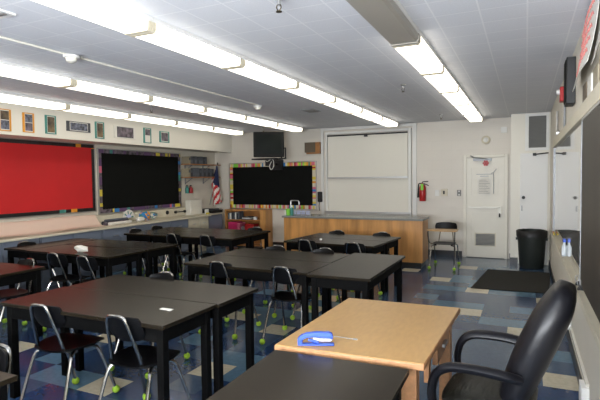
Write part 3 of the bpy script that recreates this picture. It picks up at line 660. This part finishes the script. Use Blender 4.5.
# ------------------------------------------------------------------ floor mat and trash can
a, b_, c, e = at(488, 270, 2, .01), at(552.5, 272, 2, .01), at(470.7, 288.3, 2, .01), at(545, 293, 2, .01)
pts = [(-.73, 7.52, .001), (.30, 7.56, .001), (.385, 9.18, .001), (-.60, 9.14, .001)]
tag(MB().prism(pts, (0, 0, .010)).build('door_mat', 'mat', bevel=.003), 'large dark brown floor mat in front of the doors', 'mat')
t = thing('trash_can', 'tall dark grey round trash can in front of the closet door', 'trash can', (.10, 9.64, 0))
MB().lathe([(0, 0), (.19, 0), (.20, .02), (.235, .60), (.245, .61), (.245, .67), (.23, .67), (.19, .03), (0, .03)], n=32).build('body', 'can', t)
b = MB(); n = 32; R0 = []; R1 = []; R2 = []
rr = random.Random(3)
for k in range(n):
    a_ = 2*PI*k/n; w1 = rr.uniform(-.004, .006); zz = rr.uniform(-.02, .01)
    R0.append(b.bm.verts.new(((.243+w1)*math.cos(a_), (.243+w1)*math.sin(a_), .672+.01*rr.random()))); R1.append(b.bm.verts.new(((.254+w1)*math.cos(a_), (.254+w1)*math.sin(a_), .67+zz*.3))); R2.append(b.bm.verts.new(((.252+w1)*math.cos(a_), (.252+w1)*math.sin(a_), .57+zz)))
I0 = [b.bm.verts.new((.215*math.cos(2*PI*k/n), .215*math.sin(2*PI*k/n), .60)) for k in range(n)]
for A, B_ in ((I0, R0), (R0, R1), (R1, R2)):
    for k in range(n): b.bm.faces.new((A[k], A[(k+1) % n], B_[(k+1) % n], B_[k]))
b.build('bin_liner', 'black', t, ang=80)
for s_ in (-1, 1): MB().box(s_*.24-.02, s_*.24+.02, -.05, .05, .50, .54).build('handle', 'can', t)

# ------------------------------------------------------------------ tables
TZ = .745
def mk_table(L, Wd):
    "origin at floor centre, long side along local x"
    t = thing('student_table', 'x', 'table')
    MB().box(-L/2, L/2, -Wd/2, Wd/2, TZ-.028, TZ).build('tabletop', ['top'], t, bevel=.004)
    a = .035
    MB().box(-L/2+a, L/2-a, -Wd/2+a, -Wd/2+a+.02, TZ-.125, TZ-.028).box(-L/2+a, L/2-a, Wd/2-a-.02, Wd/2-a, TZ-.125, TZ-.028).box(-L/2+a, -L/2+a+.02, -Wd/2+a+.02, Wd/2-a-.02, TZ-.125, TZ-.028).box(L/2-a-.02, L/2-a, -Wd/2+a+.02, Wd/2-a-.02, TZ-.125, TZ-.028).build('apron', 'edge', t)
    for sx in (-1, 1):
        for sy in (-1, 1):
            x = sx*(L/2-.058); y = sy*(Wd/2-.058); MB().box(x-.027, x+.027, y-.027, y+.027, 0, TZ-.029).build('leg', 'edge', t, bevel=.003)
    return t
tabs = {}
def table(L, Wd, x, y, rz, label, group):
    key = (L, Wd); used = key in tabs
    if not used: tabs[key] = mk_table(L, Wd)
    return place(tabs[key], used, (x, y, 0), math.radians(rz), label, group)
table(1.57, .575, -2.82, 2.625, 0, 'black table nearest the camera with a white scrap of paper', 'near cluster tables')
table(1.57, .575, -2.80, 3.205, 0, 'black table behind the table with the white paper scrap', 'near cluster tables')
table(1.50, .61, -2.64, 4.545, -1, 'front black table of the centre cluster', 'centre cluster tables')
table(1.50, .61, -2.64, 5.165, -1, 'rear black table of the centre cluster', 'centre cluster tables')
table(1.42, .62, -1.57, 4.88, 90, 'black table turned endwise at right of the centre cluster', 'centre cluster tables')
table(1.40, .56, -2.49, 6.53, -5, 'front black table of the pair before the island', 'island cluster tables')
table(1.40, .56, -2.44, 7.10, -5, 'rear black table of the pair before the island', 'island cluster tables')
table(1.52, .61, -5.25, 4.56, -1, 'front black table of the cluster below the red board', 'left cluster tables')
table(1.52, .61, -5.23, 5.205, -1, 'rear black table of the cluster below the red board', 'left cluster tables')
table(1.20, .47, -6.26, 4.90, 90, 'endwise black table by the counter below the red board', 'left cluster tables')
table(1.62, .61, -4.86, 6.55, 0, 'front black table of the far left cluster', 'far left cluster tables')
table(1.62, .61, -4.86, 7.17, 0, 'rear black table of the far left cluster', 'far left cluster tables')
table(1.20, .58, -5.97, 6.86, 90, 'endwise black table at the counter side of far left cluster', 'far left cluster tables')
table(1.62, .61, -5.46, 3.22, 0, 'black table reflecting red at the left edge', 'edge tables')
table(1.62, .61, -2.97, 1.18, -1, 'black table with only its corner visible bottom left', 'edge tables')
table(1.42, .71, -.835, 1.545, 91, 'black table butted against the front of the tan desk', 'edge tables')
tag(MB().box(-.05, .05, -.018, .018, 0, .002).box(.03, .06, -.03, -.01, .002, .004).build('paper_scrap', 'paper', loc=(-2.28, 2.66, TZ+.0005)), 'scrap of white paper on the table nearest the camera', 'paper')
crumple('crumpled_cloth', 'crumpled pale cloth at the edge of the table below the red board', 'cloth', (-5.12, 4.40, TZ+.001), (.13, .05, .05), ['paper', 'wb'], 12)
tag(MB().lathe([(0, 0), (.02, .0), (.018, .012), (0, .014)], n=10).build('eraser', 'white', loc=(-2.75, 6.63, TZ+.0005)), 'tiny white eraser on the front table before the island', 'eraser')

# ------------------------------------------------------------------ student chairs
def mk_chair():
    t = thing('school_chair', 'x', 'chair')
    def seat(u, v):
        x = 2*u-1; y = 2*v-1
        k = (1 - .13*abs(x)**2*abs(y)**2*1.6)
        X = x*.205*k*math.sqrt(1-.22*y*y)*1.05; Y = y*.20*math.sqrt(1-.22*x*x)*1.04
        return (X, Y, .462 - .018*(1-x*x)*(1-.5*y*y) - (.02*max(0, y-.6)/.4 if y > .6 else 0))
    MB().grid(seat, 12, 12, (0, 0, -.014)).build('seat', 'plastic', t, ang=60)
    def back(u, v):
        x = 2*u-1; z = 2*v-1
        X = x*.155*math.sqrt(1-.28*z*z); Z = .697 + z*.090*math.sqrt(1-.30*x*x)
        return (X, -.185 + .035*x*x - .33*(Z-.6), Z)
    MB().grid(back, 12, 8, (0, .012, 0)).build('backrest', 'plastic', t, ang=60)
    MB().tube([(-.13, .08, .432), (-.13, -.11, .432), (-.128, -.165, .452), (-.115, -.195, .55), (-.092, -.238, .70), (-.075, -.254, .762), (-.045, -.260, .787), (.045, -.260, .787), (.075, -.254, .762), (.092, -.238, .70), (.115, -.195, .55), (.128, -.165, .452), (.13, -.11, .432), (.13, .08, .432)], .0115, 8, 3).build('back_frame', 'chrome', t)
    MB().tube([(-.15, .02, .419), (.15, .02, .419)], .010, smooth=1).tube([(-.15, -.08, .419), (.15, -.08, .419)], .010, smooth=1).build('under_seat_bar', 'chrome', t)
    for sx in (-1, 1):
        for sy in (-1, 1):
            y0 = .02 if sy > 0 else -.08
            ye = .225 if sy > 0 else -.27
            l = MB().tube([(sx*.13, y0, .419), (sx*.165, y0+sy*.06, .41), (sx*.185, y0+sy*.10, .33), (sx*.21, ye, .035)], .0125, 8, 4).build('leg', 'chrome', t)
            b = MB(); bmesh.ops.create_uvsphere(b.bm, u_segments=12, v_segments=8, radius=.030, matrix=Matrix.Translation((sx*.212, ye, .031))); b.build('tennis_ball', 'ball', l)
    return t
CH = None
def chair(x, y, face, label, group):
    "face: degrees of the direction the sitter looks, 90 = away from the camera"
    global CH
    used = CH is not None
    if not used: CH = mk_chair()
    return place(CH, used, (x, y, 0), math.radians(face-90), label, group)
g1, g2, g3, g4, g5 = 'chairs at the near cluster', 'chairs at the centre cluster', 'chairs before the island', 'chairs at the left cluster', 'chairs at the far left cluster'
chair(-3.09, 2.53, 92, 'black chair with chrome frame at left front of the nearest table', g1)
chair(-2.36, 2.53, 90, 'black chair with chrome frame at right front of the nearest table', g1)
chair(-3.04, 3.29, -91, 'black chair pushed in behind the near cluster', g1)
chair(-2.92, 4.46, 90, 'black chair at the left front of the centre cluster', g2)
chair(-2.16, 4.44, 90, 'black chair at right front of the centre cluster beside the endwise table', g2)
chair(-2.90, 5.27, -92, 'black chair behind the centre cluster, left one', g2)
chair(-2.24, 5.26, -92, 'black chair behind the centre cluster, right one', g2)
chair(-2.80, 6.44, 86, 'black chair at the left front of the table pair before the island', g3)
chair(-2.07, 6.39, 86, 'black chair at the right front of the table pair before the island', g3)
chair(-2.82, 7.24, -95, 'black chair between the table pair and island, left one', g3)
chair(-2.05, 7.20, -93, 'black chair between the table pair and island, right one', g3)
chair(-5.16, 4.26, 92, 'black chair at front of the left cluster, nearer the counter', g4)
chair(-4.60, 4.22, 88, 'black chair below the crumpled cloth on the left cluster', g4)
chair(-6.27, 4.62, 0, 'black chair squeezed between the left counter and the endwise table', g4)
chair(-5.05, 3.36, -100, 'black chair behind the left edge table catching red light', g4)
chair(-5.75, 3.38, -95, 'black chair behind the left edge table, nearer the counter', g4)
chair(-5.16, 6.42, 90, 'black chair at front of the far left cluster, left one', g5)
chair(-4.50, 6.42, 90, 'black chair at front of the far left cluster, right one', g5)
chair(-6.10, 6.58, 0, 'black chair at counter side of the far left cluster, nearer one', g5)
chair(-6.10, 7.14, 0, 'black chair at counter side of the far left cluster, farther one', g5)
chair(-4.35, 7.28, -85, 'black chair behind the far left cluster', g5)
chair(-2.50, 1.36, -90, 'black chair whose back shows at the lower left corner', 'corner chair')

# tablet-arm desk chair by the island
t = thing('tablet_arm_desk', 'single student chair desk with tan writing tablet beside the island', 'desk', (-1.345, 9.15, 0), PI)
def seat(u, v): x = 2*u-1; y = 2*v-1; return (x*.20*math.sqrt(1-.2*y*y), y*.19*math.sqrt(1-.2*x*x), .445-.015*(1-x*x)*(1-y*y))
MB().grid(seat, 10, 10, (0, 0, -.014)).build('seat', 'plastic', t, ang=60)
def bk(u, v): x = 2*u-1; z = 2*v-1; return (x*.20*math.sqrt(1-.25*z*z), -.24+.04*x*x-.1*z*.1, .72+z*.085*math.sqrt(1-.3*x*x))
MB().grid(bk, 10, 8, (0, .012, 0)).build('backrest', 'plastic', t, ang=60)
for s_ in (-1, 1): MB().tube([(s_*.12, -.1, .42), (s_*.13, -.2, .46), (s_*.10, -.25, .72)], .010).build('back_post', 'chrome', t)
MB().prism([(-.26, .12, 0), (.22, .16, 0), (.27, .24, 0), (.24, .46, 0), (-.25, .50, 0), (-.28, .4, 0)], (0, 0, .018)).build('writing_tablet', 'desk', t, bevel=.004, loc=(0, 0, .70))
MB().tube([(.16, .0, .42), (.27, .0, .44), (.285, .1, .64), (.2, .25, .695)], .012).build('tablet_arm', 'chrome', t)
for sx in (-1, 1):
    for (y0, ye) in ((.10, .34), (-.10, -.32)):
        l = MB().tube([(sx*.13, y0, .41), (sx*.20, y0+(ye-y0)*.25, .40), (sx*.21, y0+(ye-y0)*.5, .30), (sx*.215, ye, .035)], .011).build('leg', 'chrome', t)
        b = MB(); bmesh.ops.create_uvsphere(b.bm, u_segments=12, v_segments=8, radius=.030, matrix=Matrix.Translation((sx*.215, ye, .031))); b.build('tennis_ball', 'ball', l)
for s_ in (-1, 1): MB().tube([(s_*.21, .33, .10), (s_*.23, .38, .70)], .010, smooth=1).build('tablet_support', 'chrome', t)

# ------------------------------------------------------------------ teacher desk
DZT = .752
t = thing('teacher_desk', 'tan wooden desk holding the blue punch', 'desk', (0, 0, 0))
q = [(-1.225, 2.295), (-.440, 2.33), (-.405, 3.44), (-1.195, 3.42)]
MB().prism([(x, y, DZT-.004) for x, y in q], (0, 0, .006)).build('tabletop', 'desk', t)
cx = sum(p[0] for p in q)/4; cy = sum(p[1] for p in q)/4
MB().prism([(cx+(x-cx)*1.012, cy+(y-cy)*1.01, DZT-.034) for x, y in q], (0, 0, .0335)).build('wood_edge', 'desk_edge', t, bevel=.006)
MB().box(-1.15, -1.08, 2.40, 2.47, 0, DZT-.035).build('leg', 'desk_edge', t, bevel=.004)
MB().box(-.565, -.485, 2.385, 2.46, 0, DZT-.035).build('leg', 'desk_edge', t, bevel=.004)
MB().box(-1.13, -1.06, 3.27, 3.34, 0, DZT-.035).build('leg', 'desk_edge', t, bevel=.004)
MB().box(-.515, -.445, 3.27, 3.36, 0, DZT-.035).build('leg', 'desk_edge', t, bevel=.004)
MB().box(-1.10, -.54, 2.42, 2.44, DZT-.13, DZT-.035).box(-1.10, -.54, 3.31, 3.33, DZT-.13, DZT-.035).box(-1.12, -1.10, 2.48, 3.26, DZT-.13, DZT-.035).build('apron', 'desk_edge', t)
dr = MB().box(-.475, -.445, 2.78, 3.22, DZT-.17, DZT-.05).build('drawer', 'desk_edge', t, bevel=.004)
MB().box(-.445, -.43, 2.95, 3.05, DZT-.12, DZT-.10).build('handle', 'alu', dr)
MB().box(-.470, -.445, 2.50, 2.56, DZT-.16, DZT-.036).build('bracket', 'desk_edge', t)
# blue punch
a = at(298, 345, 2, DZT); b_ = at(334, 346, 2, DZT)
dv = (b_-a); ang = math.atan2(dv.y, dv.x); L = dv.length
t = thing('hole_punch', 'blue and pale plastic hand punch with thin metal rod on the tan desk', 'hole punch', (a.x, a.y, DZT+.0025), ang)
def strip(pts, w, name, m_, th):
    b = MB()
    top = [(x, -w/2, z*.82) for x, z in pts]; low = [(x, -w/2, (z-th_)*.82) for (x, z), th_ in zip(pts, th)]
    b.prism(top + low[::-1], (0, w, 0)); return b.build(name, m_, t, bevel=.004)
k = L/.21
strip([(0*k, .010), (.05*k, .010), (.12*k, .012), (.205*k, .016), (.212*k, .010)], .040, 'base', 'blueplas', [.010, .010, .010, .012, .010])
strip([(.0*k, .045), (.02*k, .066), (.05*k, .078), (.10*k, .088), (.18*k, .090), (.20*k, .080), (.205*k, .060)], .036, 'upper_handle', 'blueplas', [.034, .034, .028, .030, .036, .030, .012])
MB().box(.0, .028*k, -.017, .017, .007, .04).build('hinge', 'blueplas', t, bevel=.004)
strip([(.09*k, .056), (.13*k, .050), (.19*k, .050), (.20*k, .045)], .038, 'pale_jaw', 'pale_blue', [.012, .018, .016, .006])
MB().tube([(.06*k, 0, .030), (.12*k, 0, .014)], .008, smooth=1).build('lever', 'blueplas', t)
MB().tube([(.20*k, 0, .052), (.33*k, .01, .034)], .0025, smooth=1).tube([(.32*k, .01, .0355), (.345*k, .011, .032)], .005, smooth=1).build('metal_rod', 'ventdark', t)

# ------------------------------------------------------------------ armchair at the right
t = thing('office_armchair', 'high-backed black padded armchair between the desk and chalkboard wall', 'chair', (-.125, 2.73, 0), math.radians(84))
# local: faces +y, x lateral
def pad(name, m_, path, hw, th, n=14, parent=t, bulge=.35, taper=None):
    "padded slab swept along (y,z) path, hw half width, th half thickness"
    b = MB(); rings = []
    P = [Vector((0, y, z)) for y, z in path]
    Q = []
    for i in range(len(P)-1):
        p0, p1, p2, p3 = P[max(i-1, 0)], P[i], P[i+1], P[min(i+2, len(P)-1)]
        for kk in range(4):
            s_ = kk/4; Q.append(.5*((2*p1)+(-p0+p2)*s_+(2*p0-5*p1+4*p2-p3)*s_*s_+(-p0+3*p1-3*p2+p3)*s_**3))
    Q.append(P[-1]); N = len(Q)
    for i, p in enumerate(Q):
        d_ = (Q[min(i+1, N-1)]-Q[max(i-1, 0)]).normalized(); nn = Vector((0, -d_.z, d_.y)); f = i/(N-1)
        e_ = min(1, math.sin(PI*min(max(f, .0), 1))**.38) if 0 < f < 1 else .05
        e2 = .35+.65*e_ if 0 < f < 1 else .25
        w = hw*(taper(f) if taper else 1)
        ring = []
        for kk in range(24):
            a_ = 2*PI*kk/24; ca, sa = math.cos(a_), math.sin(a_)
            ring.append(b.bm.verts.new(p + Vector((1, 0, 0))*w*e2*math.copysign(abs(ca)**.5, ca) + nn*th*max(.12, e_)*math.copysign(abs(sa)**.75, sa)))
        rings.append(ring)
    for A, B_ in zip(rings, rings[1:]):
        for kk in range(24): b.bm.faces.new((A[kk], A[(kk+1) % 24], B_[(kk+1) % 24], B_[kk]))
    b.bm.faces.new(rings[0]); b.bm.faces.new(rings[-1])
    return b.build(name, m_, parent, ang=75)
pad('seat_cushion', 'dark_leather', [(.27, .475), (.15, .50), (0, .50), (-.12, .495), (-.18, .48)], .25, .065)
pad('backrest', 'leather', [(-.05, .45), (-.09, .56), (-.15, .72), (-.225, .90), (-.285, 1.03), (-.315, 1.12)], .240, .086, taper=lambda f: 1.0-.12*f)
for s_ in (-1, 1):
    MB().tube([(s_*.25, -.13, .69), (s_*.28, -.09, .705), (s_*.29, -.0, .715), (s_*.29, .12, .715), (s_*.29, .20, .70), (s_*.285, .255, .65), (s_*.28, .275, .55), (s_*.27, .25, .44), (s_*.24, .20, .40)], [.022, .025, .025, .025, .024, .022, .020, .019, .018], 12, 4, flat=1.5).build('armrest', 'armplastic', t)
MB().tube([(0, 0, .12), (0, 0, .40)], .03, 14, 1).box(-.12, .12, -.12, .12, .39, .42).build('pedestal', 'black', t)
b = MB()
for kk in range(5):
    a_ = 2*PI*kk/5+.3; b.tube([(0, 0, .13), (.15*math.cos(a_), .15*math.sin(a_), .11), (.27*math.cos(a_), .27*math.sin(a_), .08)], [.03, .025, .018], 8, 2)
b.build('star_base', 'black', t)
for kk in range(5):
    a_ = 2*PI*kk/5+.3; MB().lathe([(0, -.02), (.025, -.02), (.028, 0), (.025, .02), (0, .02)], (.27*math.cos(a_), .27*math.sin(a_), .028), 14, 'x').tube([(.27*math.cos(a_), .27*math.sin(a_), .03), (.27*math.cos(a_), .27*math.sin(a_), .08)], .008, smooth=1).build('caster', 'black', t)

# ------------------------------------------------------------------ light
w = bpy.data.worlds.new('world'); S.world = w; w.use_nodes = True
w.node_tree.nodes['Background'].inputs[0].default_value = (.5, .55, .6, 1); w.node_tree.nodes['Background'].inputs[1].default_value = .2
# fill light behind the camera, added to brighten the ceiling
def area(name, loc, rot, sx, sy, e, col):
    l = bpy.data.lights.new(name, 'AREA'); l.shape = 'RECTANGLE'; l.size = sx; l.size_y = sy; l.energy = e; l.color = col
    o = bpy.data.objects.new(name, l); COL.objects.link(o); o.location = loc; o.rotation_euler = rot; return o
fill_fr = struct(MB().box(-2.5, .30, YF, YF+.05, .95, 1.0).box(-2.5, .30, YF, YF+.05, 2.3, 2.35).box(-2.5, -2.45, YF, YF+.05, 1.0, 2.3).box(.25, .30, YF, YF+.05, 1.0, 2.3).box(-1.12, -1.08, YF, YF+.05, 1.0, 2.3).build('fill_frame_1', 'trimw'))  # unseen frame, added only to dress the fill lamp
area('ceiling_fill', (-1.1, YF+.06, 1.65), (PI/2+.75, 0, 0), 2.6, 1.2, 800, (.90, .94, 1))  # made-up bluish source, tilted up to lift the ceiling
vs = S.view_settings; vs.view_transform = 'Standard'; vs.look = 'None'; vs.exposure = .12; vs.gamma = 1; vs.use_curve_mapping = False
